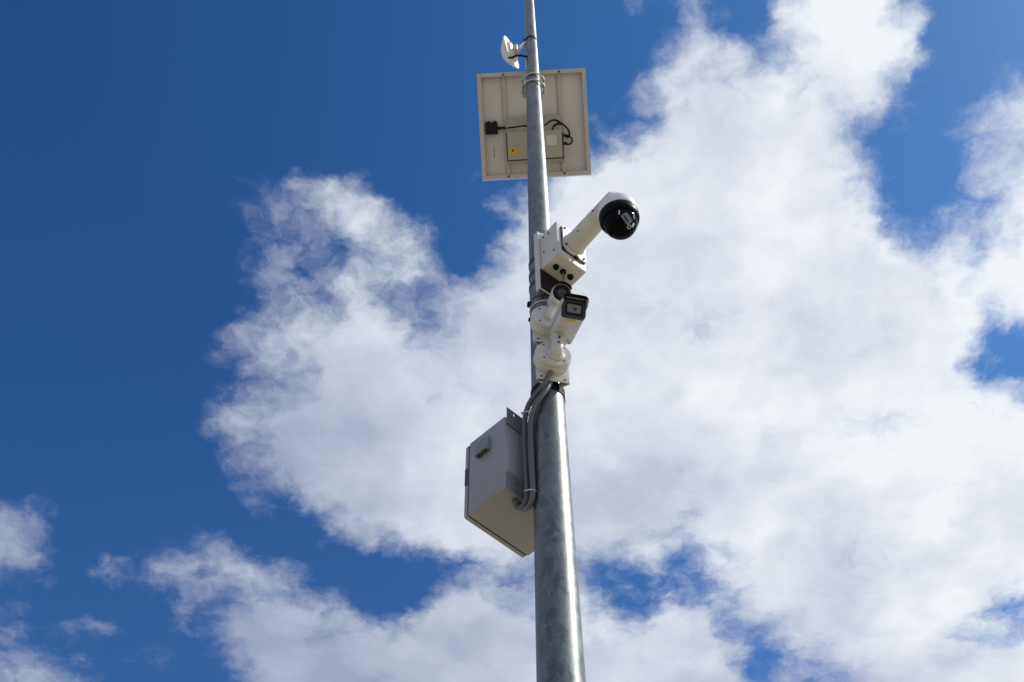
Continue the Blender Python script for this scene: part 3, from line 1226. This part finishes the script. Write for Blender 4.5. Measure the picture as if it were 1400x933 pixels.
def f(bm):
    c = pp(674, 209, 0)
    box(bm, c.x + .006, c.x + .009, c.y - .028, c.y + .032, .0009, .0012)
part('label_stripe', M_BLACK, sp, f)

# bracket that carries the panel: two U-bolts round the pole and an arm behind it
ZU = (7.668, 7.745)


def to_panel(v):
    return PMI @ Vector(v)


def f(bm):
    for z in (7.70,):
        a, b = Vector((PX - .022, PY + .042, z - .06)), Vector((PX + .022, PY + .085, z + .065))
        box(bm, a.x, b.x, a.y, b.y, a.z, b.z, .002, 1, PMI)
    box(bm, PX - .05, PX + .05, PY + .036, PY + .042, 7.63, 7.775, .001, 1, PMI)
    tube(bm, [to_panel((PX, PY + .05, 7.66)), to_panel((PX, PY + .16, 7.76))], .014, 12, curve=False)
    tube(bm, [to_panel((PX, PY + .02, 7.22)), to_panel((PX, PY + .38, 7.66))], .014, 12, curve=False)
mb = part('pole_bracket', M_ZINC, sp, f)
for z in ZU:
    rr = pole_r(z) + .0055

    def f(bm):
        pts = [Vector((PX + rr + .014, PY + .062, z))]
        for k in range(0, 19):
            a = R(0 - 180 * k / 18)
            pts.append(Vector((PX + (rr + .014 * abs(math.cos(a)) ** 2) * math.cos(a), PY + rr * math.sin(a), z)))
        pts.append(Vector((PX - rr - .014, PY + .062, z)))
        tube(bm, [PMI @ p_ for p_ in pts], .0046, 10, 2)
        for s in (-1, 1):
            c = Vector((PX + s * (rr + .014), PY + .034, z))
            cyl(bm, PMI @ c, PMI @ (c + Vector((0, -.008, 0))), .009, seg=6)
    part('u_bolt', M_STEEL, mb, f)
for fn in (
    lambda bm: tube(bm, [pp(738, 173, .03), pp(745, 171.5, .03), pp(752, 166, .032), pp(759, 164.5, .034), pp(767, 168.5, .036), pp(775, 175, .036), pp(778.5, 182, .034), pp(777, 188, .034), pp(771, 185.5, .036)], .0050, 10, 6),
    lambda bm: tube(bm, [pp(755, 178, .03), pp(757, 173, .036), pp(762, 169.5, .040), pp(768, 170, .040)], .0048, 10, 6),
    lambda bm: tube(bm, [pp(771, 186, .03), pp(777, 186, .034), pp(781.5, 189.5, .034), pp(782, 194, .034), pp(778, 197.5, .034), pp(772.5, 197, .034)], .0046, 10, 6)):
    part('cable', M_BLACK, sp, fn)

# ------------------------------------------------------------------ battery box on the back of the panel
bt = thing('battery_box', 'pale battery box with a yellow sticker bolted under the solar panel', 'battery box', None, mtx=Matrix.Translation(PM @ pp(731, 217, FD)) @ PM.to_3x3().to_4x4())
OFF = pp(731, 217, FD)


def pb(px, py, h):
    return pp(px, py, FD + h) - Vector((OFF.x, OFF.y, FD))


a, b = pb(690.5, 161, 0), pb(771.5, 220.5, 0)


def f(bm):
    box(bm, a.x, b.x, b.y, a.y, .0006, .0035, .0008, 1)
    box(bm, a.x, b.x, b.y, b.y + .003, .0006, .020)
    box(bm, a.x, a.x + .003, b.y + .003, a.y, .0036, .012)
part('back_plate', M_ZINC, bt, f)
a, b = pb(693, 181.5, .05), pb(769.5, 214.5, .05)


def f(bm):
    box(bm, a.x, b.x, b.y, a.y, .0037, .050, .003, 2)
body = part('case', M_BATT, bt, f)
c = pb(732, 197.5, .05)
part('lid_seam', M_ZINC, body, lambda bm: box(bm, a.x + .001, a.x + .09, c.y - .001, c.y + .001, .0495, .0508))
part('edge_channel', M_DARKSTEEL, bt, lambda bm: box(bm, b.x + .0005, b.x + .0065, b.y - .004, a.y - .012, .0036, .046, .001, 1))
part('edge_channel', M_DARKSTEEL, bt, lambda bm: box(bm, a.x - .006, a.x - .0005, b.y, a.y, .0036, .040, .001, 1))
st = pb(703, 206, .0505)


def f(bm):
    prism(bm, rrect(.054, .035, .016, 6, st.x, st.y), .0502, .0509)
stk = part('sticker', M_YELLOW, bt, f)
part('symbol', M_BLACK, stk, lambda bm: box(bm, st.x - .012, st.x - .004, st.y - .006, st.y + .006, .0510, .0512))
bl_ = pb(754, 192, .0505)
part('label_sheet', M_LABEL, bt, lambda bm: box(bm, bl_.x - .028, bl_.x + .028, bl_.y - .026, bl_.y + .026, .0502, .0507))


def f(bm):
    box(bm, a.x, b.x, b.y - .016, b.y - .0045, .0038, .028, .0015, 1)
part('lower_channel', M_BATT, bt, f)
for q in ((711.5, 217.5), (755, 214.5)):
    u = pb(q[0], q[1], .028)
    part('bolt', M_DARKSTEEL, bt, lambda bm: cyl(bm, (u.x, u.y, .027), (u.x, u.y, .035), .0065, seg=6))
for y in (185.5, 196.5):
    part('plug', M_BLACK, bt, lambda bm: cyl(bm, pb(769.5, y, .02), pb(775.5, y - .3, .02), .009, .006, 12))

# ------------------------------------------------------------------ dish antenna
ac = at_y(698.5, 72, 3.0)
an = thing('dish_antenna', 'small white dish antenna seen edge on at the left of the pole top', 'antenna', tuple(ac))
back = Vector((math.cos(R(24)), -math.sin(R(24)), -.02)).normalized()
AM = align((0, 0, 0), back, up=(0, 0, 1))


def f(bm):                                    # rounded square radome, bulging away to the left
    n = 48
    rings = []
    for s, z in ((.0, -.050), (.22, -.047), (.42, -.041), (.75, -.020), (.92, -.008), (1.0, 0), (1.0, .004)):
        ring = []
        for k in range(n):
            t = 2 * math.pi * k / n
            r = .086 / (abs(math.cos(t)) ** 4 + abs(math.sin(t)) ** 4) ** .25
            r = .5 * r + .5 * .090
            ring.append((r * s * math.cos(t + R(45)), r * s * math.sin(t + R(45)), z))
        rings.append([bm.verts.new(AM @ Vector(p_)) for p_ in ring] if s > 0 else [bm.verts.new(AM @ Vector((0, 0, z)))])
    for A, B in zip(rings, rings[1:]):
        for k in range(n):
            k2 = (k + 1) % n
            if len(A) == 1:
                bm.faces.new((A[0], B[k], B[k2]))
            else:
                bm.faces.new((A[k], A[k2], B[k2], B[k]))
    bm.faces.new(rings[-1])
part('reflector', M_WHITE2, an, f)


def f(bm):
    lathe(bm, [(.060, .0042), (.050, .018), (.030, .024), (0, .025)], 40, AM)
part('back_cover', M_WHITE2, an, f)


def f(bm):
    box(bm, -.022, .022, -.030, .030, .0245, .046, .004, 2, AM)
part('radio_unit', M_FRAME, an, f)
pole_pt = at_y(719, 57.5, 3.0) - ac


def f(bm):
    s = AM @ Vector((0, .004, .045))
    tube(bm, [s, s.lerp(pole_pt, .5), pole_pt + Vector((.004, 0, 0))], .010, 14, curve=False)
part('mount_arm', M_WHITE2, an, f)
zc = ac.z + pole_pt.z
part('pole_clamp', M_BLACK, an, lambda bm: (ring_band(bm, pole_r(zc) + .0005, -.012, .012, .002), box(bm, -pole_r(zc) - .012, -pole_r(zc) - .001, -.012, .012, -.014, .014, .002, 1))).location = (PX - ac.x, PY - ac.y, pole_pt.z)
bm = bmesh.new()
tube(bm, [at_y(696, 79, 2.985), at_y(700, 79, 2.975), at_y(706, 76.5, 2.968), at_y(713, 76.2, 2.968), at_y(719.5, 77.5, 2.985)], .0060, 10, 6)
tag(obj('antenna_cable', bm, M_BLACK), 'short black cable running from the dish antenna to the pole', 'cable')
